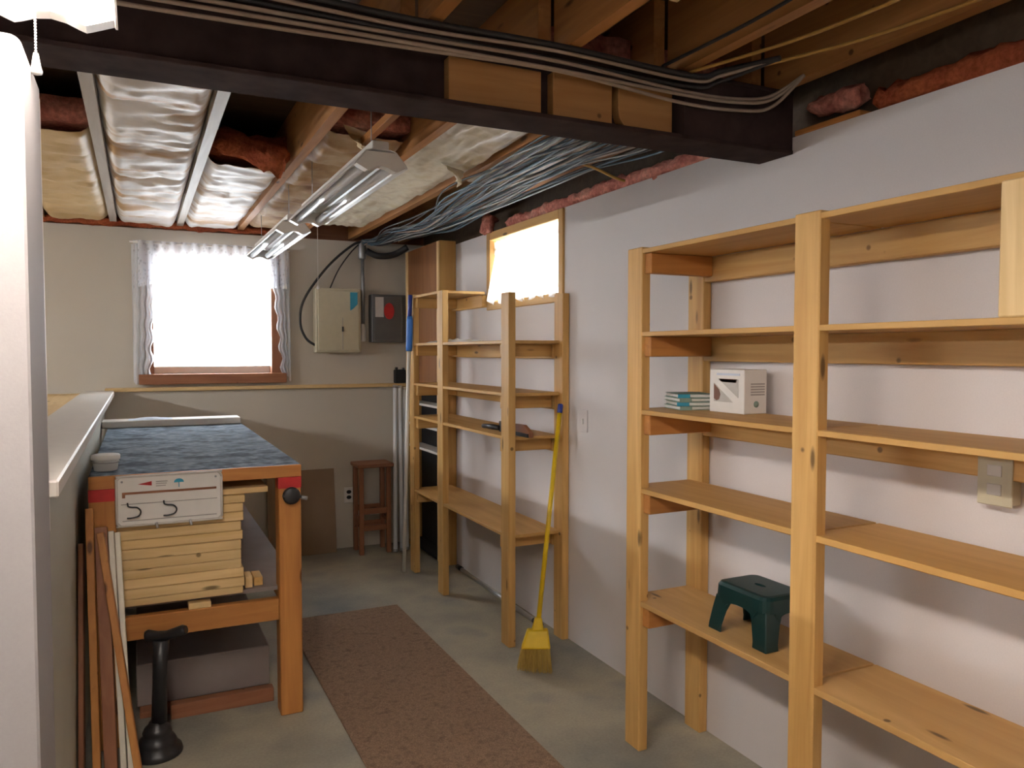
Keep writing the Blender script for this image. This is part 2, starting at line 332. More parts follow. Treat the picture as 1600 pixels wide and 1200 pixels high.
frame_boxes(w2, 'head', M['pine_y'], [(XR - .012, wy0 + .018, wz1 - .02, XR + .15, wy1 - .018, wz1 + .028)])
frame_boxes(w2, 'sill', M['pine_y'], [(XR - .014, wy0 + .018, wz0 - .03, XR + .15, wy1 - .018, wz0 + .018)])
B(XR + .11, wy0 + .015, wz0 + .015, XR + .114, wy1 - .015, wz1 - .018).build('pane', M['glass'], w2)

def sheet(fn, nu, nv, th=0):
    m = MB(); vs = [fn(i / nu, j / nv) for j in range(nv + 1) for i in range(nu + 1)]
    fs = [(j*(nu+1)+i, j*(nu+1)+i+1, (j+1)*(nu+1)+i+1, (j+1)*(nu+1)+i) for j in range(nv) for i in range(nu)]
    m.add(vs, fs, True); return m
# back window curtains
cw = thing('lace_curtain', 'white lace curtain with ruffled valance on the back wall window', 'curtain', (0.475, YU - .06, 1.27))
def val(u, v):
    x = -0.02 + 0.985 * u; ruff = .018 * math.sin(u * 95) + .008 * math.sin(u * 41 + 2)
    zb = 1.865 + .035 * abs(math.sin(u * 12)) ; z = 2.185 - (2.185 - zb) * v
    return (x, YU - .055 + ruff * (0.5 + v), z)
sheet(val, 180, 10).build('valance', M['curtain'], cw)
def sidep(x0, x1t, x1b, z0, z1, ph):
    def f(u, v):
        z = z1 - (z1 - z0) * v; edge = x1t + (x1b - x1t) * v + .010 * math.sin(v * 40) * (0.4 + v)
        x = x0 + (edge - x0) * u
        return (x, YU - .038 + .016 * math.sin(u * 22 + ph + v * 1.5), z - .02 * math.sin(u * 9) * v)
    return f
sheet(sidep(-0.03, 0.12, 0.075, 1.255, 2.16, 0), 40, 30).build('side_panel', M['curtain2'], cw)
sheet(sidep(0.985, 0.845, 0.925, 1.26, 2.16, 1), 40, 30).build('side_panel', M['curtain2'], cw)
MB().tube([(-0.04, YU - .05, 2.172), (0.985, YU - .05, 2.172)], .006).build('rod', M['whitepl'], cw)
# right window curtain
cr = thing('cafe_curtain', 'white sheer curtain hanging in the small side wall window', 'curtain', (XR - .03, 3.92, 1.74))
def side(u, v):
    y = 3.485 + (4.335 - 3.485) * u + .07 * v * max(0, u - .6); z = 2.09 - (.345 + .015 * math.sin(u * 44)) * v
    return (XR + .03 - .055 * v + .010 * math.sin(u * 70 + v) * (.4 + v), y, z)
sheet(side, 140, 14).build('curtain_panel', M['curtain2'], cr)
def sidetop(u, v):
    return (XR + .022 + .011 * math.sin(u * 85), 3.485 + .85 * u, 2.115 - .075 * v)
sheet(sidetop, 140, 4).build('header', M['curtain2'], cr)
MB().tube([(XR + .03, 3.47, 2.07), (XR + .03, 4.35, 2.07)], .005).build('rod', M['whitepl'], cr)

# ------------------------------------------------------------------ shelving units
def shelf_unit_near():
    t = thing('storage_shelf', 'tall pine storage shelf against the white wall with the green step stool', 'shelf', (1.775, 1.3, 0))
    fx0, fx1 = 1.612, 1.650
    for y0, h in ((2.30, 1.822), (1.50, 1.822), (0.25, 1.822)):
        B(fx0, y0, 0, fx1, y0 + .089, h).build('post', M['pine_z'], t, bevel=.003)
        if y0 != 1.50: B(XR - .041, y0 + .015, 0, XR - .003, y0 + .104, h - .002).build('wall_post', M['pine_z'], t, bevel=.003)
    B(fx0 - .001, 0.925, 1.522, fx1, 1.028, 1.803).build('short_post', M['paleboard_z'], t, bevel=.003)
    for z, th in ((1.815, .016), (1.522, .016), (1.244, .016), (0.963, .018), (0.553, .019)):
        mt = M['pine_ply_low'] if z < .6 else M['ply_y']
        for (a, b) in ((1.545, 2.385), (0.26, 1.535)):
            B(fx0 + .003, a if a > 1 else a, z - th, XR - .042, b, z).build('shelf_board', mt, t, bevel=.0015)
        for (a, b) in ((0.356, 2.313),):
            B(XR - .041, a, z - th - .09, XR - .003, b, z - th - .0005).build('ledger', M['pine_y'], t, bevel=.003)
        for y in (2.262, 0.341):
            B(fx0 + .012, y, z - th - .072, XR - .042, y + .037, z - th - .0005).build('cleat', M['bench_x'], t, bevel=.003)
shelf_unit_near()
def shelf_unit_far():
    t = thing('storage_shelf', 'narrow-posted pine storage shelf beneath the side wall window', 'shelf', (1.775, 4.1, 0))
    fx0, fx1 = 1.612, 1.650
    for y0, h in ((4.84, 1.822), (4.31, 1.815), (3.40, 1.74)):
        B(fx0, y0, 0, fx1, y0 + .089, h).build('post', M['pine_z'], t, bevel=.003)
    B(XR - .041, 3.38, 0, XR - .003, 3.469, 1.742).build('wall_post', M['pine_z'], t, bevel=.003)
    for z, a, b in ((1.815, 4.335, 4.905), (1.508, 3.41, 4.905), (1.250, 3.41, 4.905), (1.036, 3.41, 4.905), (0.553, 3.41, 4.905)):
        th = .016
        B(fx0 + .003, a, z - th, XR - .044, b, z).build('shelf_board', M['ply_y'], t, bevel=.0015)
        B(XR - .041, (4.385 if a > 4 else 3.48), z - th - .075, XR - .003, 4.905, z - th - .0005).build('ledger', M['pine_y'], t, bevel=.003)
        for y in ((4.80,) if a > 4 else (4.80, 3.49)):
            B(fx0 + .012, y, z - th - .065, XR - .044, y + .037, z - th - .0005).build('cleat', M['pine_x'], t, bevel=.003)
shelf_unit_far()
# tall shallow cabinet in the corner
t = thing('tall_cabinet', 'tall shallow wooden cabinet in the corner with dark open cubbies', 'cabinet', (1.88, 5.27, 0))
B(1.82, 4.913, 0, XR - .003, 4.932, 2.195).build('side_panel', M['ply_z'], t, bevel=.002)
B(1.82, 5.60, 0, XR - .003, 5.62, 2.195).build('side_panel', M['ply_z'], t, bevel=.002)
B(1.812, 4.913, 0.03, 1.82, 4.952, 2.19).build('stile', M['paleboard_z'], t, bevel=.001)
B(1.812, 5.565, 0.03, 1.82, 5.62, 2.19).build('stile', M['paleboard_z'], t, bevel=.001)
B(1.815, 4.953, 1.21, 1.823, 5.564, 2.19).build('front_panel', M['cab'], t)
B(1.925, 4.933, 0.02, XR - .004, 5.599, 2.19).build('back_panel', M['blackmatt'], t)
for z, mt in ((1.205, 'pine_y'), (1.085, 'whitepl'), (0.93, 'whitepl'), (0.768, 'whitepl'), (0.05, 'blackmatt')):
    B(1.815, 4.934, z - .016, 1.924, 5.598, z).build('cubby_shelf', M[mt], t)
B(1.82, 4.934, 2.175, 1.925, 5.598, 2.193).build('top', M['cab'], t)

# ------------------------------------------------------------------ workbench
t = thing('workbench', 'orange-brown timber workbench with worn blue-grey top', 'workbench', (0.2, 4.2, 0))
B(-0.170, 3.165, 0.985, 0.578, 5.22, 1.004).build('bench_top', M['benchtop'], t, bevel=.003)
B(-0.170, 3.150, 0.955, 0.578, 3.1645, 1.003).build('front_edge', M['bench_x'], t, bevel=.002)
B(-0.165, 3.17, 0.955, 0.570, 5.21, 0.9845).build('sub_top', M['bench_y'], t)
for x0 in (-0.170, 0.488):
    for y0 in (3.145, 5.09):
        lg = B(x0, y0, 0, x0 + .087, y0 + .087, 0.9545).build('leg', M['bench_z'], t, bevel=.004)
        if y0 < 4:
            B(x0 - .001, y0 - .0015, 0.912, x0 + .088, y0 + .05, 0.956).build('red_paint_band', M['red'], lg)
B(-0.082, 3.152, 0.388, 0.487, 3.19, 0.474).build('front_rail', M['bench_x'], t, bevel=.003)
B(-0.14, 3.23, 0.40, -0.10, 5.09, 0.474).build('side_rail', M['bench_y'], t); B(0.52, 3.23, 0.40, 0.56, 5.09, 0.474).build('side_rail', M['bench_y'], t)
B(0.155, 3.155, 0.4745, 0.235, 3.30, 0.4975).build('spacer_block', M['paleboard_x'], t, bevel=.002)
B(-0.165, 3.195, 0.498, 0.57, 5.15, 0.513).build('lower_shelf', M['greyply'], t)
# stacked boards under the top
z = 0.5135
hs = [.028, .037, .036, .035, .038, .037, .036, .037, .036, .034, .032]
for i, h in enumerate(hs):
    x1 = 0.352 + random.uniform(-.006, .012)
    tag(B(-0.081, 3.155 + random.uniform(0, .006), z, x1, 3.62, z + h - .0012).build('stacked_board', M['paleboard_x'], bevel=.0025),
        ['bottom board', 'second board from the bottom', 'third board from the bottom', 'fourth board from the bottom', 'fifth board from the bottom', 'middle board', 'fifth thick board from the top', 'fourth thick board from the top', 'third thick board from the top', 'second thick board from the top', 'highest thick board'][i] + ' of the pale pine stack under the workbench top', 'board', 'pine boards stacked under the workbench')
    z += h
tag(B(-0.07, 3.17, z, 0.452, 3.6, z + .022).build('stacked_board', M['paleboard_x'], bevel=.002), 'longer thin board lying on top of the pine stack under the workbench', 'board', 'pine boards stacked under the workbench')
tag(B(0.367, 3.215, 0.5135, 0.395, 3.30, 0.558).build('wood_offcut', M['paleboard_y'], bevel=.002), 'small pale wood offcut touching the pine stack in the workbench', 'wood offcut')
tag(B(0.402, 3.23, 0.5135, 0.436, 3.33, 0.548).build('wood_offcut', M['pine_y'], bevel=.002), 'small knotty wood offcut nearest the workbench leg with the clamp', 'wood offcut')
# bench clamp on the right front leg
t = thing('bench_clamp', 'black round clamp knob on the red-topped workbench leg', 'clamp', (0.535, 3.10, 0.86))
mx = Matrix.Rotation(R(90), 3, 'X')
MB().lathe([(.012, 0), (.030, .002), (.034, .010), (.034, .022), (.026, .028)], (0.535, 3.142, 0.885), 18, mx).build('knob', M['black'], t)
MB().bar((0.50, 3.122, 0.888), (0.572, 3.122, 0.880), .010, .014).build('grip', M['black'], t)
MB().tube([(0.575, 3.15, 0.872), (0.600, 3.15, 0.865)], .008).build('screw', M['galv'], t)
# plank across the back of the bench with a folded cloth
tag(B(-0.20, 5.10, 1.005, 0.57, 5.28, 1.045).build('rear_plank', M['trim'], bevel=.004), 'pale grey plank lying across the far end of the workbench', 'plank')
def cl(u, v): return (-0.06 + .24 * u, 5.12 + .12 * v, 1.0465 + .012 * math.sin(math.pi * u) * math.sin(math.pi * v) + .003 * noise.noise((u * 6, v * 5, 1)))
m = sheet(cl, 20, 12); m.box(-0.06, 5.12, 1.0455, 0.18, 5.24, 1.0465)
tag(m.build('folded_cloth', M['cloth']), 'folded pale blue cloth on the grey plank', 'cloth')
# plastic tub
t = thing('plastic_tub', 'small white plastic tub with lid on the workbench corner', 'tub', (-0.118, 3.30, 1.0045))
MB().lathe([(.036, 0), (.040, .002), (.045, .040), (.046, .041)], (-0.118, 3.30, 1.0045), 24).build('tub_body', M['whitepl'], t)
MB().lathe([(.049, .041), (.050, .044), (.050, .058), (.046, .061), (.040, .060)], (-0.118, 3.30, 1.0045), 24).build('lid', M['whitepl'], t)
MB().lathe([(.0465, .030), (.048, .033), (.0465, .036)], (-0.118, 3.30, 1.0045), 24).build('rim', M['print'], t)
# hook rack hanging on the bench front
t = thing('hook_rack', 'white rounded hook rack with black S hooks on the workbench front', 'hook rack', (0.098, 3.13, 0.82))
def rrect(x0, z0, x1, z1, r, n=5):
    out = []
    for cx, cz, a0 in ((x1 - r, z1 - r, 0), (x0 + r, z1 - r, 90), (x0 + r, z0 + r, 180), (x1 - r, z0 + r, 270)):
        for k in range(n + 1): a = R(a0 + 90 * k / n); out.append((cx + r * math.cos(a), 0, cz + r * math.sin(a)))
    return out
MB().prism(rrect(-0.080, 0.820, 0.276, 1.000, .02), (0, 3.130, 0), (0, 3.140, 0)).build('backing', M['whitepl'], t, bevel=.002)
MB().tube(spline([(p[0], 3.127, p[2]) for p in rrect(-0.080, 0.820, 0.276, 1.000, .02)] + [(-0.08 + .356, 3.127, 0.98)], 2), .0045).build('rim', M['trim'], t)
B(-0.062, 3.1275, 0.934, 0.258, 3.1299, 0.942).build('dark_slot', M['redbrown_x'], t); B(-0.062, 3.1276, 0.922, -0.052, 3.1298, 0.9339).build('slot_end', M['redbrown_x'], t)
B(-0.066, 3.1282, 0.897, 0.260, 3.1299, 0.900).build('groove', M['print'], t); B(-0.062, 3.1283, 0.836, 0.258, 3.1299, 0.839).build('groove', M['print'], t)
for x in (-0.045, 0.075):
    MB().tube(spline([(x, 3.124, 0.905), (x + .002, 3.122, 0.893), (x + .012, 3.120, 0.889), (x + .032, 3.118, 0.886), (x + .043, 3.116, 0.872), (x + .036, 3.116, 0.856), (x + .015, 3.117, 0.850), (x - .002, 3.118, 0.850)], 5), .0028).build('hook', M['black'], t)
for x in (0.050, 0.165):
    k = MB().tube([(x, 3.130, 0.822), (x, 3.118, 0.820), (x + .003, 3.114, 0.806)], .005).build('peg', M['alu'], t)
MB().prism([(-0.010, 0, 0.969), (0.036, 0, 0.962), (0.036, 0, 0.978)], (0, 3.1280, 0), (0, 3.1299, 0)).build('red_mark', M['red'], t)
m = MB(); m.prism([(0.128 + .017 * math.cos(R(a)), 0, 0.968 + .014 * math.sin(R(a))) for a in range(0, 181, 15)], (0, 3.1280, 0), (0, 3.1299, 0)); m.box(0.1265, 3.1281, 0.950, 0.1295, 3.1299, 0.968)
m.build('blue_mark', M['teal'], t)
for z_ in (0.974, 0.966, 0.958): B(0.050, 3.1282, z_, 0.092 - (0.98 - z_) * .4, 3.1299, z_ + .003).build('print_line', M['print'], t)
for x in (-0.062, 0.256): MB().lathe([(.004, 0), (.004, .003)], (x, 3.1299, 0.981), 10, mx).build('screw', M['galv'], t)
# things beneath the bench
tag(B(-0.03, 3.42, 0.025, 0.484, 4.5, 0.195).build('low_box', M['greyply'], bevel=.004), 'low grey-brown box panel in the shade under the workbench', 'box')
tag(B(0.09, 3.30, 0.0, 0.484, 3.345, 0.058).build('floor_board', M['redbrown_x'], bevel=.003), 'red-brown timber lying on the floor under the workbench', 'board')
tag(B(-0.02, 3.36, 0.0, 0.484, 4.55, 0.024).build('floor_board', M['redbrown_y'], bevel=.003), 'flat brown board under the low grey box', 'board')
# black hand plunger with T handle
t = thing('hand_plunger', 'black plunger with a T handle standing before the workbench', 'plunger', (0.045, 3.045, 0))
MB().lathe([(.084, 0), (.086, .006), (.082, .022), (.064, .034), (.066, .044), (.058, .060), (.045, .070), (.050, .082), (.043, .098), (.030, .108), (.026, .12)], (0.038, 3.045, 0), 28).build('bellows', M['black'], t)
MB().tube([(0.045, 3.045, .115), (0.050, 3.045, .30), (0.056, 3.045, .415)], [.027, .024, .029], 18).build('shaft', M['black'], t)
MB().tube([(0.003, 3.06, .432), (0.012, 3.058, .432), (0.045, 3.046, .428), (0.075, 3.03, .432), (0.128, 3.00, .452), (0.138, 2.995, .455)], [.015, .021, .018, .017, .020, .014], 14).build('handle', M['black'], t)
# boards leaning at the left of the bench
LB = [((-0.192, 2.86, 0), (-0.191, 3.08, 0.78), .016, .09, 'redbrown_z', 'narrow dark board leaning in the corner beside the half wall'),
      ((-0.146, 2.86, 0), (-0.165, 3.09, 0.90), .024, .055, 'bench_z', 'orange board leaning beside the half wall, tallest of the leaning boards'),
      ((-0.104, 2.88, 0), (-0.130, 3.095, 0.83), .040, .07, 'redbrown_z', 'wide reddish board leaning between the orange board and white strips'),
      ((-0.066, 2.87, 0), (-0.098, 3.085, 0.815), .018, .05, 'board_white', 'white painted strip leaning before the workbench leg, next to the reddish board'),
      ((-0.044, 2.865, 0), (-0.078, 3.08, 0.81), .017, .05, 'board_white', 'white painted strip leaning before the workbench leg, next to the outer brown board'),
      ((-0.014, 2.785, 0), (-0.128, 3.00, 0.83), .022, .06, 'bench_z', 'slanting brown board leaning outermost, next to the white strips')]
for a, b, wd, dp, mt, lab in LB:
    tag(MB().bar(a, b, wd, dp).build('leaning_board', M[mt], bevel=.002), lab, 'board', 'boards leaning beside the workbench')

# ------------------------------------------------------------------ things in the back corner
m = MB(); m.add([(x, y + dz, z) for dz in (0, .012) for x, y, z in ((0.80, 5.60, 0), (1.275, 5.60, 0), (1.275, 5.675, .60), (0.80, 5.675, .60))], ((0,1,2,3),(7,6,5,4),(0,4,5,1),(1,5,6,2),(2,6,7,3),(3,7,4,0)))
tag(m.build('plywood_sheet', M['brownsheet']), 'brown panel leaning against the back wall near the outlet', 'panel')  # thin flat brown sheet leaned on the back wall
t = thing('wooden_stool', 'small dark wooden stool with rungs against the back wall', 'stool', (1.515, 5.52, 0))
B(1.385, 5.41, 0.625, 1.650, 5.63, 0.652).build('seat', M['redbrown_x'], t, bevel=.005)
for x in (1.40, 1.60):
    for y in (5.425, 5.59): B(x, y, 0, x + .032, y + .032, 0.6245).build('leg', M['redbrown_z'], t, bevel=.003)
for z_ in (.17, .29):
    for y in (5.43, 5.597): B(1.432, y, z_, 1.60, y + .02, z_ + .04).build('rung', M['redbrown_x'], t, bevel=.002)
for x in (1.405, 1.607): B(x, 5.457, .23, x + .02, 5.59, .265).build('rung', M['redbrown_y'], t, bevel=.002)
for i, (a, b, lab) in enumerate((((1.653, 5.40, 0.005), (1.722, 5.61, 1.205), 'spare fluorescent tube leaning on the back ledge beside the wooden stool'), ((1.706, 5.41, 0.005), (1.758, 5.61, 1.20), 'spare fluorescent tube leaning on the ledge between two other tubes'),
                         ((1.750, 5.43, 0.005), (1.7935, 5.615, 1.19), 'spare fluorescent tube leaning closest to the tall cabinet'))):
    a = Vector(a); b = Vector(b); d = (b - a).normalized()
    t = thing('fluorescent_tube', lab, 'tube', tuple(a), 'spare tubes in the corner')
    MB().tube([a + d * .02, b - d * .02], .0165, 14).build('glass_tube', M['tube_off'], t)
    for p, q in ((a, a + d * .021), (b, b - d * .021)): MB().tube([p, q], .0172, 14).build('end_cap', M['alu'], t)
t = thing('charger', 'small black charger box standing on the back wall ledge', 'charger', (1.79, 5.70, 1.2155))
B(1.748, 5.69, 1.2155, 1.832, 5.735, 1.318).build('charger_body', M['blackmatt'], t, bevel=.006)
B(1.755, 5.695, 1.3185, 1.772, 5.72, 1.336).build('clip', M['black'], t, bevel=.002); B(1.808, 5.695, 1.3185, 1.825, 5.72, 1.332).build('clip', M['black'], t, bevel=.002)
# blue and white pole against the end post
t = thing('roller_pole', 'white pole with blue grip leaning on the end shelf post', 'pole', (1.55, 4.90, 0))
pa, pb = Vector((1.557, 4.90, .001)), Vector((1.592, 4.842, 1.82))
L = lambda s: pa + (pb - pa) * s
MB().tube([L(0), L(.80)], .0125, 12).build('pole', M['whitepl'], t)
MB().tube([L(.80), L(.815), L(.91), L(.925)], [.019, .021, .021, .016], 14).build('grip', M['blue'], t)
MB().tube([L(.925), L(1)], .014, 12).build('upper_sleeve', M['navy'], t)
MB().bar(L(.925) + Vector((-.004, .017, 0)), L(1) + Vector((-.004, .017, 0)), .012, .008).build('label_strip', M['whitepl'], t)
# electrical gear
yw = YU - .001
t = thing('breaker_panel', 'beige breaker panel with a blue label on the back wall', 'breaker panel', (1.31, yw, 1.45))
B(1.150, yw - .10, 1.447, 1.478, yw, 1.912).build('enclosure', M['beigebox'], t, bevel=.005)
d = B(1.166, yw - .107, 1.462, 1.462, yw - .1005, 1.897).build('door', M['beigebox'], t, bevel=.003)
B(1.340, yw - .1085, 1.47, 1.344, yw - .107, 1.70).build('seam', M['print'], d)
MB().prism([(1.398, 0, 1.885), (1.398, 0, 1.752), (1.418, 0, 1.765), (1.452, 0, 1.80), (1.452, 0, 1.885)], (0, yw - .1095, 0), (0, yw - .107, 0)).build('label', M['teal'], t)
B(1.336, yw - .115, 1.60, 1.348, yw - .1075, 1.635).build('latch', M['black'], t)
t = thing('switch_box', 'dark grey switch box with red and white labels on the back wall', 'switch box', (1.69, yw, 1.52))
B(1.562, yw - .10, 1.523, 1.822, yw, 1.878).build('enclosure', M['greybox'], t, bevel=.004)
B(1.574, yw - .106, 1.535, 1.795, yw - .1005, 1.866).build('cover', M['greybox'], t, bevel=.003)
B(1.585, yw - .1085, 1.71, 1.648, yw - .1065, 1.858).build('white_label', M['trim'], t)
MB().prism([(1.69 + .040 * math.cos(R(a)), 0, 1.755 + .062 * math.sin(R(a))) for a in range(0, 360, 30)], (0, yw - .109, 0), (0, yw - .1065, 0)).build('red_label', M['red'], t)
B(1.823, yw - .07, 1.68, 1.84, yw - .04, 1.80).build('handle', M['black'], t, bevel=.003)
t = thing('conduit', 'grey vertical conduit between the beige panel and the switch box', 'conduit', (1.51, yw - .03, 1.53))
MB().tube([(1.512, yw - .03, 1.66), (1.512, yw - .03, 2.20)], .013, 12).build('pipe', M['galv'], t)
MB().lathe([(.018, 0), (.022, .01), (.022, .11), (.016, .13)], (1.512, yw - .03, 1.53), 14).build('end_fitting', M['whitepl'], t)
MB().lathe([(.026, 0), (.028, .01), (.028, .12), (.024, .13)], (1.508, yw - .03, 2.14), 14).build('top_fitting', M['galv'], t)
tag(MB().tube(spline([(1.535, yw - .05, 2.20), (1.62, yw - .06, 2.165), (1.74, yw - .07, 2.18), (1.83, yw - .12, 2.235)], 8), .024, 10).build('flexible_conduit', M['cableK']), 'thick dark flexible conduit curving above the switch box', 'conduit')
tag(MB().tube(spline([(1.53, yw - .04, 2.26), (1.44, yw - .05, 2.24), (1.25, yw - .05, 2.07), (1.08, yw - .05, 1.83), (1.05, yw - .05, 1.66), (1.09, yw - .05, 1.55), (1.155, yw - .05, 1.50)], 8), .009, 8).build('power_cable', M['cableK']), 'thick black cable looping into the side of the beige panel', 'cable')
tag(MB().tube(spline([(1.50, yw - .03, 2.26), (1.42, yw - .04, 2.18), (1.33, yw - .04, 2.05), (1.265, yw - .04, 1.91)], 8), .005, 8).build('power_cable', M['cableK']), 'thin dark cable dropping into the top of the beige panel', 'cable')
t = thing('wall_outlet', 'white outlet plate with black sockets low on the back wall', 'outlet', (1.39, YB - .001, .34))
B(1.352, YB - .007, .335, 1.425, YB - .0005, .450).build('cover_plate', M['whitepl'], t, bevel=.003)
for z_ in (.368, .408): MB().prism([(1.389 + .018 * math.cos(R(a)), 0, z_ + .008 + .014 * math.sin(R(a))) for a in range(0, 360, 30)], (0, YB - .0095, 0), (0, YB - .0072, 0)).build('socket', M['blackmatt'], t)
t = thing('wall_outlet', 'beige metal-boxed outlet on the white wall under a near shelf', 'outlet', (XR - .001, 1.205, 1.08))
B(XR - .040, 1.166, 1.075, XR - .001, 1.246, 1.190).build('outlet_box', M['beigebox'], t, bevel=.003)
B(XR - .045, 1.162, 1.072, XR - .0402, 1.250, 1.193).build('cover_plate', M['beigebox'], t, bevel=.002)
for z_ in (1.098, 1.145): B(XR - .0475, 1.188, z_, XR - .0451, 1.224, z_ + .028).build('socket', M['trim'], t, bevel=.001)
t = thing('light_switch', 'white light switch plate on the wall beside the broom', 'light switch', (XR - .001, 3.24, 1.07))
B(XR - .006, 3.203, 1.063, XR - .0005, 3.277, 1.172).build('cover_plate', M['wall'], t, bevel=.002)
B(XR - .013, 3.233, 1.103, XR - .0062, 3.247, 1.128).build('toggle', M['whitepl'], t, bevel=.001)

# ------------------------------------------------------------------ loose things on floor and shelves
tag(B(0.69, 0.2, 0.0, 1.31, 4.25, 0.011).build('carpet_runner', M['carpet'], bevel=.004, origin=(1, 2.2, 0)), 'worn brown carpet runner on the concrete floor', 'carpet')
t = thing('long_rod', 'long pale metal rod lying along the wall under the far shelf', 'rod', (1.9, 4.2, 0))
MB().tube([(1.885, 3.62, .014), (1.905, 4.78, .014)], .013, 10).build('tube', M['alu'], t)
for y in (3.62, 4.78): MB().tube([(1.885 if y < 4 else 1.905, y - .04, .0155), (1.885 if y < 4 else 1.905, y + .04, .0155)], .0155, 10).build('end_cap', M['black'], t)
# broom
t = thing('broom', 'yellow broom with straw bristles leaning on the far shelf', 'broom', (1.62, 3.10, 0))
hb, ht = Vector((1.632, 3.125, .215)), Vector((1.868, 3.345, 1.195)); dr = (ht - hb).normalized()
MB().tube([hb - dr * .01, ht - dr * .045], .0115, 12).build('handle', M['yellow'], t)
MB().tube([ht - dr * .046, ht - dr * .04, ht - dr * .005, ht], [.0115, .014, .014, .010], 12).build('end_cap', M['navy'], t)
xa = Vector((0.90, -0.43, 0)).normalized(); ya = Vector((xa.y, -xa.x, 0)) * -1
def fan(z0, z1, w0, w1, d0, d1, c0, c1):
    m = MB(); vs = []
    for z_, w_, d_, c in ((z0, w0, d0, c0), (z1, w1, d1, c1)):
        for i, j in ((-1,-1),(1,-1),(1,1),(-1,1)): vs.append(Vector(c) + xa * (i * w_ / 2) + ya * (j * d_ / 2) + Vector((0, 0, z_)))
    return m.add(vs, ((0,3,2,1),(4,5,6,7),(0,1,5,4),(1,2,6,5),(2,3,7,6),(3,0,4,7)))
c0, c1, c2, c3 = (1.597, 3.095, 0), (1.607, 3.103, 0), (1.625, 3.118, 0), (1.632, 3.125, 0)
fan(.105, .185, .135, .095, .048, .042, c1, c2).build('broom_head', M['yellow'], t, bevel=.008, seg=3)
fan(.183, .235, .055, .032, .036, .030, c2, c3).build('socket', M['yellow'], t, bevel=.006, seg=2)
br = MB()
for i in range(46):
    for j in range(4):
        u = (i + random.random()) / 46 - .5; v = (j + random.random()) / 4 - .5
        p0 = Vector(c1) + xa * (u * .125) + ya * (v * .04) + Vector((0, 0, .112)); p1 = Vector(c0) + xa * (u * .158 + random.uniform(-.003, .003)) + ya * (v * .058) + Vector((0, 0, random.uniform(.001, .006) + max(0, -u) * .03))
        br.tube([p0, p1], [.0022, .0013], 4, False)
br.build('bristles', M['straw'], t)['kind'] = 'stuff'
# tool on the far shelf
t = thing('garden_tool', 'black-handled tool with a reddish brown blade on the far shelf', 'tool', (1.70, 3.56, 1.0365))
MB().tube([(1.665, 3.83, 1.055), (1.68, 3.74, 1.057), (1.69, 3.67, 1.056)], [.012, .015, .013], 12).build('handle', M['black'], t)
MB().bar((1.695, 3.655, 1.037), (1.695, 3.655, 1.092), .012, .05).build('guard', M['black'], t)
m = MB(); m.prism([(0, 3.64, 1.037), (0, 3.64, 1.088), (0, 3.40, 1.094), (0, 3.33, 1.062), (0, 3.33, 1.037)], (1.69, 0, 0), (1.712, 0, 0)); m.build('blade_cover', M['redbrown_y'], t, bevel=.003)
MB().prism([(0, 3.64, 1.0375), (0, 3.64, 1.055), (0, 3.34, 1.055), (0, 3.34, 1.0375)], (1.684, 0, 0), (1.6895, 0, 0)).build('edge_strip', M['black'], t)
# plastic sheeting on the far shelf
def pl(u, v): return (1.66 + .20 * u, 4.14 + .66 * v, 1.5085 + .028 * (math.sin(math.pi * min(1, max(0, u))) ** .6) * (math.sin(math.pi * v) ** .6) * (.5 + abs(noise.noise((u * 5, v * 9, 3)))))
tag(sheet(pl, 24, 50).build('plastic_sheet', plain('pale_grey_plastic', (0.58, 0.60, 0.58), 0.3, var=.1), None), 'crumpled pale grey plastic sheet on an upper board of the far shelf', 'plastic sheet')
# white box with a window
t = thing('white_box', 'white cardboard box with a diagonal strip window on the near shelf', 'box', (1.86, 2.08, 1.2445))
x0, x1, y0, y1, z0, z1 = 1.795, 1.893, 1.978, 2.150, 1.2445, 1.392
B(x0, y0, z0, x1, y1, z1).build('carton', M['whitepl'], t, bevel=.002)
xo = x0 - .0012
def quad(pts, name, mat): MB().prism([(0, p[0], p[1]) for p in pts], (xo - .0006, 0, 0), (x0 + .0002, 0, 0)).build(name, mat, t)
pan = plain('pale_grey_product', (0.52, 0.50, 0.46), 0.5); bro = plain('dark_brown_product', (0.17, 0.07, 0.04), 0.5)
fy = lambda u: y1 - (y1 - y0) * u; fz = lambda v: z0 + (z1 - z0) * v
quad([(fy(.28), fz(.77)), (fy(.84), fz(.77)), (fy(.84), fz(.36))], 'window_cutout', pan)
quad([(fy(.28), fz(.78)), (fy(.80), fz(.78)), (fy(.78), fz(.70)), (fy(.36), fz(.71))], 'window_shadow', bro)  # dark brown band along the top edge of the upper cutout
quad([(fy(.14), fz(.68)), (fy(.70), fz(.25)), (fy(.14), fz(.25))], 'window_cutout', pan)
MB().prism([(0, fy(.15), fz(.66)), (0, fy(.30), fz(.53)), (0, fy(.34), fz(.42)), (0, fy(.30), fz(.30)), (0, fy(.22), fz(.27)), (0, fy(.15), fz(.32))], (xo - .0014, 0, 0), (x0 - .0010, 0, 0)).build('brown_bowl', bro, t)
B(xo - .0004, fy(.88), fz(.86), x0 - .0001, fy(.22), fz(.91)).build('title_print', M['cloth'], t)
for k in range(5): B(x0 + .028, y0 - .0008, fz(.42 + .06 * k), x0 + .088, y0 - .0001, fz(.42 + .06 * k) + .0045).build('text_line', M['print'], t)
MB().lathe([(.011, 0), (.011, .0008)], (x0 + .052, y0 - .0001, fz(.22)), 16, mx).build('green_seal', M['greenprint'], t)
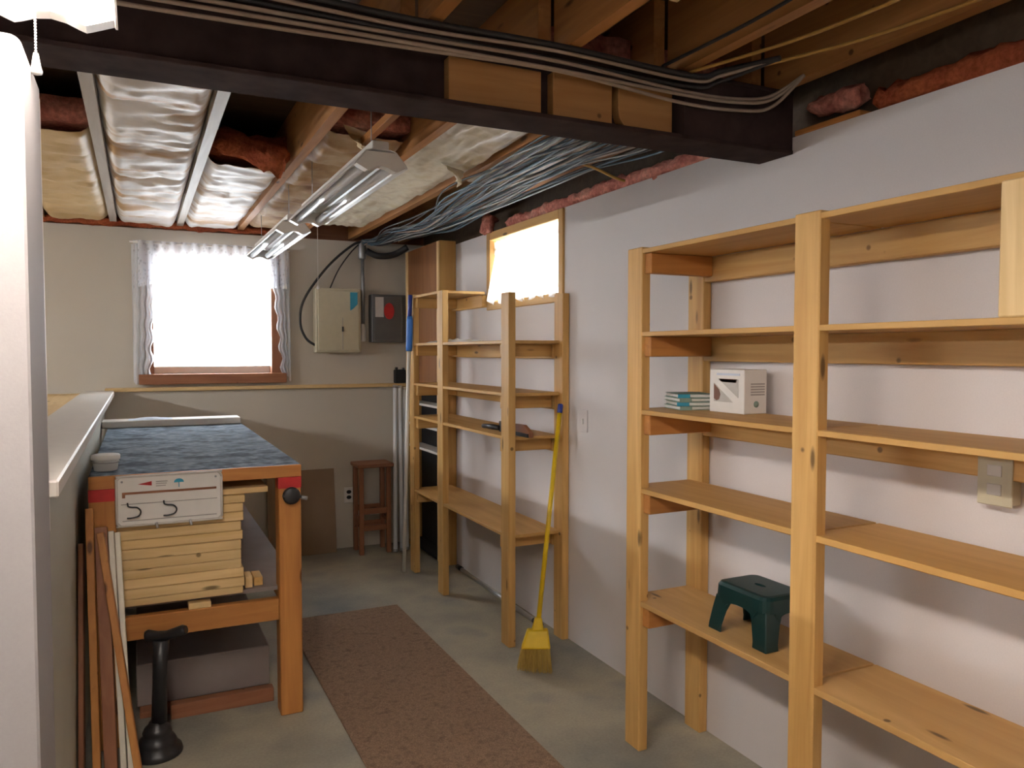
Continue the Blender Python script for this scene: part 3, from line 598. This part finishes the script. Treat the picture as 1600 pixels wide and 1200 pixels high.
# stack of napkin packs
for i in range(4):
    a = R(-18 + [3, -4, 2, -2][i]); c = Vector((1.803, 2.275, 1.2445 + .0145 * i)); Mt = Matrix.Translation(c) @ Matrix.Rotation(a, 4, 'Z')
    t = thing('coaster_pack', ['bottom green and white pack in the small stack beside the white box', 'green and white pack resting on the bottom one beside the white box', 'green and white pack just under the topmost, beside the white box', 'topmost dark green pack of the small stack beside the white box'][i], 'pack', tuple(c), 'green packs on the near shelf')
    MB().box(-.062, -.075, .0012, .062, .075, .0125, Mt).build('pack_body', M['whitepl'], t, bevel=.003)
    MB().box(-.064, -.077, .0126, .064, .077, .0141, Mt).build('top_sleeve', M['greenprint'] if i < 3 else plain('dark_green_print', (0.10, 0.17, 0.15), .6), t)
    MB().box(-.064, -.078, .0, -.02, -.0755, .0125, Mt).build('band', M['teal'] if i % 2 else M['greenprint'], t)
    MB().box(-.064, -.076, .0, .064, .076, .0011, Mt).build('bottom_sleeve', M['greenprint'], t)
# step stool
t = thing('step_stool', 'dark green plastic step stool with hand hole on the lowest near shelf board', 'step stool', (1.762, 1.858, 0.5535))
bz = .5535; Hs = .160; cx, cy = 1.762, 1.858; hx, hy = .082, .112
m = MB(); ring = 6
def rr(hx_, hy_, r, z_, n=4):
    out = []
    for sx, sy, a0 in ((1, 1, 0), (-1, 1, 90), (-1, -1, 180), (1, -1, 270)):
        for k in range(n + 1): a = R(a0 + 90 * k / n); out.append((cx + sx * (hx_ - r) + r * math.cos(a), cy + sy * (hy_ - r) + r * math.sin(a), z_))
    return out
loops = [rr(hx + .006, hy + .006, .03, bz + Hs - .05), rr(hx + .004, hy + .004, .03, bz + Hs - .012), rr(hx - .003, hy - .003, .026, bz + Hs - .002), rr(hx - .012, hy - .012, .02, bz + Hs)]
n = len(loops[0]); vs = [p for l in loops for p in l]
hole = [(cx + .010 * math.cos(2 * math.pi * i / n + R(9)), cy + .024 * math.sin(2 * math.pi * i / n + R(9)), bz + Hs) for i in range(n)]
hole2 = [(p[0], p[1], bz + Hs - .02) for p in hole]; inner = rr(hx - .008, hy - .008, .02, bz + Hs - .02); skirt = rr(hx + .001, hy + .001, .028, bz + Hs - .05)
vs += hole + hole2 + inner + skirt
fs = []
order = [0, 1, 2, 3, 4, 5, 6, 7, 0]
for a, b in zip(order[:-1], order[1:]):
    for j in range(n): fs.append((a*n+j, a*n+(j+1) % n, b*n+(j+1) % n, b*n+j))
m.add(vs, fs, False); m.build('seat', M['green'], t)
for sx in (-1, 1):
    for sy in (-1, 1):
        m = MB(); secs = []
        for z_, k, o in ((bz + Hs - .045, .070, .0), (bz + Hs * .45, .058, .008), (bz + .02, .052, .016), (bz, .054, .018)):
            ox, oy = cx + sx * (hx + o), cy + sy * (hy + o); th = .007
            secs.append([(ox, oy, z_), (ox - sx * k, oy, z_), (ox - sx * k, oy - sy * th, z_), (ox - sx * th, oy - sy * th, z_), (ox - sx * th, oy - sy * k * 1.1, z_), (ox, oy - sy * k * 1.1, z_)])
        vs = [p for s_ in secs for p in s_]; fs = [(i*6+j, i*6+(j+1) % 6, (i+1)*6+(j+1) % 6, (i+1)*6+j) for i in range(3) for j in range(6)]
        fs += [(0, 1, 2, 3), (0, 3, 4, 5), (18, 19, 20, 21), (18, 21, 22, 23)]
        m.add(vs, fs).build('leg', M['green'], t, bevel=.003)
for sx in (-1, 1):   # arched aprons
    x_ = cx + sx * (hx + .003)
    pts = [(0, cy - hy + .03, bz + Hs - .05), (0, cy + hy - .03, bz + Hs - .05)] + [(0, cy + (hy - .05) * math.cos(R(a)), bz + Hs - .076 + .022 * math.sin(R(a))) for a in range(0, 181, 20)]
    MB().prism(pts, (x_ - .003, 0, 0), (x_ + .003, 0, 0)).build('apron', M['green'], t)
for sy in (-1, 1):
    y_ = cy + sy * (hy + .003)
    pts = [(cx - hx + .03, 0, bz + Hs - .05), (cx + hx - .03, 0, bz + Hs - .05)] + [(cx + (hx - .045) * math.cos(R(a)), 0, bz + Hs - .080 + .026 * math.sin(R(a))) for a in range(0, 181, 20)]
    MB().prism(pts, (0, y_ - .003, 0), (0, y_ + .003, 0)).build('apron', M['green'], t)

# ------------------------------------------------------------------ fluorescent shop lights
def shop_light(cx, y0, y1, zt, lit, label, chain_to=2.50, pull=None, tz=.012, wd=1.0):
    t = thing('shop_light', label, 'light', (cx, (y0 + y1) / 2, zt))
    m = MB(); P = [(-.088, 0), (-.084, .010), (-.050, .050), (-.030, .056), (.030, .056), (.050, .050), (.084, .010), (.088, 0), (.085, 0), (.080, .010), (.048, .047), (.029, .053), (-.029, .053), (-.048, .047), (-.080, .010), (-.085, 0)]
    m.prism([(x * wd, 0, z_) for x, z_ in P], (cx, y0, zt), (cx, y1, zt)); m.build('reflector', M['enamel'], t)
    B(cx - .028, y0 + .01, zt + .0562, cx + .028, y1 - .01, zt + .085).build('ballast_box', M['enamel'], t, bevel=.003)
    for ya_, yb_ in ((y0 - .002, y0 + .035), (y1 - .035, y1 + .002)):
        MB().prism([(x_ * wd, 0, z_) for x_, z_ in ((-.083, .004), (-.055, -.010), (-.046, -.014), (-.036, -.010), (-.02, -.002), (.0, .002), (.02, -.002), (.036, -.010), (.046, -.014), (.055, -.010), (.083, .004), (.048, .046), (-.048, .046))], (cx, ya_, zt), (cx, yb_, zt)).build('end_plate', M['enamel'], t)
    for s in (-1, 1):
        MB().tube([(cx + s * .045 * wd, y0 + .036, zt + tz), (cx + s * .045 * wd, y1 - .036, zt + tz)], .0165, 12).build('tube', M[lit] if lit else M['tube_off'], t)
    for y in (y0 + .12, y1 - .12): MB().tube([(cx, y, zt + .084), (cx, y, chain_to)], .0018, 5).build('hanging_chain', M['galv'], t)
    if pull:
        px, py, zk = pull; ch = MB()
        zz = zt + .006; c = MB().tube([(px, py, zz), (px, py, zk + .036)], .0009, 5)
        k = 0
        while zz > zk + .036:
            c.lathe([(.0005, -.0022), (.0019, -.0012), (.0022, 0), (.0019, .0012), (.0005, .0022)], (px, py, zz), 7); zz -= .0052
        p = c.build('pull_chain', M['whitepl'], t)
        MB().lathe([(.0035, .037), (.0045, .034), (.0075, .014), (.0098, .006), (.0092, .002), (.004, 0)][::-1], (px, py, zk), 14).build('pull_knob', M['whitepl'], p)
    return t
shop_light(-0.128, 0.39, 1.61, 2.035, 'tube_on', 'lit white shop light with a bead pull chain beside the boxed wall end', pull=(-0.150, 1.585, 1.928), tz=.010, wd=1.2)
shop_light(-0.128, -1.1, 0.12, 2.035, 'tube_rear', 'lit shop light in line with the near lit one, behind the viewer', tz=-.03, wd=1.2)
shop_light(0.715, 2.46, 3.68, 2.045, False, 'unlit double-tube shop light hanging from a joist right behind the steel beam', chain_to=2.30)
shop_light(0.705, 3.98, 5.20, 2.05, False, 'unlit double-tube shop light hanging closest to the lace curtain window', chain_to=2.30)
shop_light(-3.0, 2.3, 3.52, 1.99, 'tube_high', 'lit shop light hanging far beyond the half wall', tz=-.022)
shop_light(-3.0, 3.7, 4.92, 1.99, 'tube_high', 'lit shop light far beyond the half wall, closest to the back wall', tz=-.022)
for x, y, ztop, zb, lab in ((0.735, 4.42, 2.05, 1.80, 'small white pull cord knob hanging by the lace curtain'), (1.055, 5.1, 2.28, 1.86, 'white pull cord knob hanging before the beige panel')):
    t = thing('pull_cord', lab, 'pull cord', (x, y, zb))
    MB().tube([(x, y, zb + .02), (x, y, ztop)], .0016, 5).build('cord', M['whitepl'], t)
    MB().lathe([(.004, 0), (.009, .004), (.010, .012), (.004, .026)], (x, y, zb - .004), 12).build('knob', M['whitepl'], t)

# ------------------------------------------------------------------ insulation between the joists
def batt(x0, x1, y0, y1, zb, seed, mat, amp=.022, per=.34, lw=0, label='', core='pinkins', top=2.44, group='insulation batts between the joists', sag=0.0):
    t = thing('insulation_batt', label, 'insulation', ((x0 + x1) / 2, (y0 + y1) / 2, zb), group)
    nx, ny = 22, int((y1 - y0) / .022); m = MB()
    def h(u, v):
        y = y0 + (y1 - y0) * v; x = x0 + (x1 - x0) * u
        ph = (y + .06 * noise.noise((x * 3, y * 2, seed))) / per * math.pi + seed
        pil = abs(math.sin(ph)) ** .55 * (.25 if lw else 1)
        e = min(1, min(u, 1 - u) * 9) ** .7
        cr = noise.turbulence(Vector((x * (14 if lw else 5), y * (3 if lw else 9), seed * 3.1)), 3, True) - .45
        rid = 1 - abs(noise.noise((x * (22 if lw else 4) + 7, y * (3 if lw else 15), seed * 1.7)))
        return zb + .03 - e * (.030 + amp * pil) - .018 * cr * (.3 + e) - .012 * (rid - .7) * e - sag * (1 - v) ** 6
    vs = [(x0 + (x1 - x0) * i / nx, y0 + (y1 - y0) * j / ny, h(i / nx, j / ny)) for j in range(ny + 1) for i in range(nx + 1)]
    fs = [(j*(nx+1)+i, j*(nx+1)+i+1, (j+1)*(nx+1)+i+1, (j+1)*(nx+1)+i) for j in range(ny) for i in range(nx)]
    m.add(vs, fs, True).build('kraft_facing', mat, t)
    # fuzzy core above the paper
    c = MB(); k = 8
    cv = []
    for j in range(13):
        for i in range(k + 1):
            u, v = i / k, j / 12; cv.append((x0 + (x1 - x0) * u, y0 + .004 + (y1 - y0 - .01) * v, max(zb + .034, h(u, v) + .012) + .004 * noise.noise((i * 2.1, j * 3.3, seed))))
    for j in range(13):
        for i in range(k + 1):
            u, v = i / k, j / 12; cv.append((x0 + (x1 - x0) * u, y0 + .004 + (y1 - y0 - .01) * v, top + .02 * noise.noise((i, j, seed + 5)) - sag * (1 - v) ** 6))
    o = 13 * (k + 1); cf = []
    for j in range(12):
        for i in range(k):
            a = j*(k+1)+i; cf += [(a, a+1, a+k+2, a+k+1), (o+a, o+a+k+1, o+a+k+2, o+a+1)]
    for i in range(k): cf += [(i, o+i, o+i+1, i+1), (12*(k+1)+i, 12*(k+1)+i+1, o+12*(k+1)+i+1, o+12*(k+1)+i)]
    for j in range(12): cf += [(j*(k+1), (j+1)*(k+1), o+(j+1)*(k+1), o+j*(k+1)), (j*(k+1)+k, o+j*(k+1)+k, o+(j+1)*(k+1)+k, (j+1)*(k+1)+k)]
    c.add(cv, cf, True).build('fibreglass_core', M[core], t)
g = .021
batt(-0.935 + g, -0.535 - g, 2.12, 5.66, 2.315, 1.3, M['kraft_tan'], label='tan paper-faced insulation batt in the second bay beyond the half wall')
batt(-0.535 + g, -0.132 - g, 3.5, 5.66, 2.310, 2.1, M['kraft_tan'], label='tan paper-faced insulation batt in the bay over the half wall')
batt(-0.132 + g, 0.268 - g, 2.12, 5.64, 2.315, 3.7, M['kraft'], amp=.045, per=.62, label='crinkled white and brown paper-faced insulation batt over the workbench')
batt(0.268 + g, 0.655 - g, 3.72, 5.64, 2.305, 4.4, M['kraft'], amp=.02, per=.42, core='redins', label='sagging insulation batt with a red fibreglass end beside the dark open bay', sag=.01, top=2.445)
batt(0.655 + g, 1.062 - g, 3.15, 5.60, 2.33, 5.2, M['kraft_brown'], amp=.035, per=.5, label='torn brown paper-faced insulation batt above the hanging shop lights')
batt(1.062 + g, 1.46 - g, 2.12, 5.3, 2.312, 6.6, M['kraft_pale'], amp=.03, per=.7, lw=1, label='pale crumpled insulation batt above the cable bundle')
batt(1.46 + g, 1.85 - g, 2.12, 3.7, 2.325, 8.3, M['kraft_pale'], amp=.03, per=.6, lw=1, label='pale paper-faced insulation batt behind the cables above the bare wall')
# torn flaps of paper
for (px, py, pz, lab, sd) in ((0.80, 3.0, 2.30, 'torn paper flap hanging above the shop light behind the beam', 1), (1.00, 3.3, 2.29, 'curled paper flap hanging beside the shop light', 2), (1.33, 3.4, 2.285, 'pale paper flap hanging by the cable bundle', 3)):
    def fl(u, v, px=px, py=py, pz=pz, sd=sd):
        wv = (1 - .75 * v)
        return (px + .16 * (u - .5) * wv + .03 * noise.noise((u * 3, v * 3, sd)), py + .10 * (u - .5) + .05 * math.sin(v * 2 + sd) , pz + .02 - .085 * v * (1 + .3 * noise.noise((u * 2, v * 2, sd + 4))))
    tag(sheet(fl, 10, 10).build('paper_flap', M['kraft_pale'] if sd == 3 else M['kraft_tan']), lab, 'paper')
# fuzzy pink strips over the right and back walls
def fuzz(path, r, seed, label, mat='pinkins', n=14, name='insulation_strip'):
    pts = [Vector(p) for p in path]; L_ = [pts[0]]
    for a, b in zip(pts[:-1], pts[1:]):
        k = max(2, int((b - a).length / .03)); L_ += [a + (b - a) * (i / k) for i in range(1, k + 1)]
    m = MB(); m.tube(L_, [r * (.8 + .5 * abs(noise.noise((p.x * 5, p.y * 5, p.z * 5 + seed)))) for p in L_], n)
    for i, v in enumerate(m.v):
        p = Vector(v); d = Vector((noise.noise(p * 28 + Vector((seed, 0, 0))), noise.noise(p * 28 + Vector((0, seed, 9))), noise.noise(p * 28 + Vector((4, 0, seed)))))
        m.v[i] = tuple(p + d * r * .55)
    return tag(m.build(name, M[mat]), label, 'insulation')
fuzz([(1.975, 0.3, 2.185), (1.975, 1.62, 2.185)], .038, 1, 'pink fibreglass strip along the top of the wall over the near shelf', 'redins')
fuzz([(1.975, 2.10, 2.20), (1.97, 3.2, 2.205), (1.975, 4.15, 2.20)], .036, 2, 'pink fibreglass strip above the side wall window')
fuzz([(1.93, 4.34, 2.27), (1.92, 4.345, 2.22), (1.915, 4.35, 2.165)], .046, 3, 'pink fibreglass tuft hanging at the corner of the side window', name='insulation_tuft')
fuzz([(0.335, 3.63, 2.375), (0.42, 3.61, 2.345), (0.53, 3.595, 2.31), (0.60, 3.585, 2.285)], .058, 7, 'thick red-brown fibreglass roll hanging across the dark open bay', 'redins', name='insulation_roll', n=18)
fuzz([(1.975, 1.68, 2.225), (1.98, 1.86, 2.235)], .034, 4, 'dark pink fibreglass tuft tucked beside the beam end', name='insulation_tuft')
fuzz([(-1.0, 5.745, 2.30), (0.3, 5.745, 2.305), (1.0, 5.745, 2.30)], .030, 5, 'red fibreglass strip along the top of the back wall', 'redins')
tag(B(1.935, 1.66, 2.1505, 2.03, 1.915, 2.168).build('top_plate', M['bench_y'], bevel=.003), 'short wooden plate on the wall top beside the beam end', 'wood strip')
tag(B(1.12, 0.7, 2.262, 1.145, 1.50, 2.297).build('wood_strip', M['paleboard_y'], bevel=.002), 'pale wooden strip fixed under the near ceiling joists', 'wood strip')
tag(B(0.80, 2.55, 2.262, 0.828, 3.05, 2.29).build('wood_strip', M['bench_y'], bevel=.002), 'orange wooden strip over the hanging shop light', 'wood strip')

# ------------------------------------------------------------------ cables
rg = random.Random(5)
for i, (z0, z1, z2, yo, mt, lab) in enumerate(((2.203, 2.214, 2.205, 1.905, 'cableW', 'lowest cream cable clipped along the steel beam'), (2.222, 2.222, 2.228, 1.902, 'cableW', 'second cream cable up along the steel beam'),
        (2.240, 2.240, 2.240, 1.906, 'cableW', 'middle cream cable along the steel beam'), (2.258, 2.252, 2.246, 1.910, 'cableK', 'black cable among the cream ones on the steel beam'),
        (2.272, 2.266, 2.262, 1.903, 'cableW', 'second highest cream cable along the steel beam'), (2.292, 2.286, 2.276, 1.900, 'cableK', 'highest dark cable along the steel beam'))):
    ends = [(1.47, yo, z2 - .012), (1.70, yo, z2 - .005), (1.82, yo - .01, z2 + .02), (1.86, yo - .10, 2.30)] if i < 3 else [(1.5, yo, z2), (1.6, yo - .03, z2 + .02), (1.66, yo - .2, 2.285)]
    pts = [(-0.9, yo, z0 + .004), (-0.3, yo, z0 - .004), (0.2, yo, z0), (0.65, yo, z1 + .003 * math.sin(i)), (1.05, yo, z1 + .008 - .006 * (i % 2))] + ends
    tag(MB().tube(spline(pts, 8), .0055 if i != 5 else .008, 8).build('beam_cable', M[mt]), lab, 'cable', 'cables along the steel beam')
# bundle under the joists running to the panel corner
mts = ['cableB', 'cableG', 'cableK', 'cableB', 'cableK', 'cableG', 'cableB', 'cableK', 'cableW', 'cableB', 'cableG', 'cableK']
names = {'cableB': 'blue-grey cable in the bundle under the joists near the side window', 'cableG': 'light grey cable in the bundle under the joists near the side window', 'cableK': 'black cable in the bundle under the joists near the side window', 'cableW': 'cream cable in the bundle under the joists near the side window'}
for i in range(40):
    mt = mts[i % 12]; s = i / 39
    x0 = 1.40 + .44 * s + rg.uniform(-.05, .05); x1 = 1.44 + .38 * s + rg.uniform(-.09, .07); x2 = 1.56 + .24 * s + rg.uniform(-.07, .06); x3 = 1.49 + .10 * s
    za = lambda: 2.27 + rg.uniform(-.035, .018)
    pts = [(x0 - .03, 2.09, 2.30), (x0, 2.5, za()), ((x0 + x1) / 2 + rg.uniform(-.03, .03), 3.1, za()), (x1, 3.8, za() - .01), (x2, 4.6, za() - .02), (x2 - .03, 5.1, 2.255 + rg.uniform(-.03, .02)), (x3 + .06, 5.52, 2.26 + rg.uniform(-.03, .02)), (x3, 5.66, 2.235 + rg.uniform(0, .04))]
    tag(MB().tube(spline(pts, 6), rg.choice((.0035, .0045, .0055)), 6).build('ceiling_cable', M[mt]), names[mt], 'cable', 'bundle of cables under the joists')
tag(MB().tube(spline([(1.70, 3.0, 2.285), (1.78, 2.92, 2.25), (1.86, 2.86, 2.20), (1.90, 2.84, 2.185)], 8), .006, 6).build('ceiling_cable', M['cableY']), 'yellow cable crossing to the wall top above the bare wall', 'cable')
for pts, mt, lab in (([(1.50, 1.90, 2.285), (1.62, 1.55, 2.29), (1.66, 1.1, 2.29), (1.68, 0.6, 2.29)], 'cableY', 'yellow cable under the near joists leading from the beam end'),
                     ([(1.62, 1.86, 2.288), (1.76, 1.5, 2.285), (1.82, 1.1, 2.285), (1.84, 0.6, 2.29)], 'cableY', 'orange-brown cable closest to the wall under the near joists'),
                     ([(1.40, 1.9, 2.287), (1.42, 1.5, 2.29), (1.38, 1.0, 2.29), (1.36, 0.5, 2.29)], 'cableK', 'dark cable under the near joists')):
    tag(MB().tube(spline(pts, 8), .005, 6).build('ceiling_cable', M[mt]), lab, 'cable')
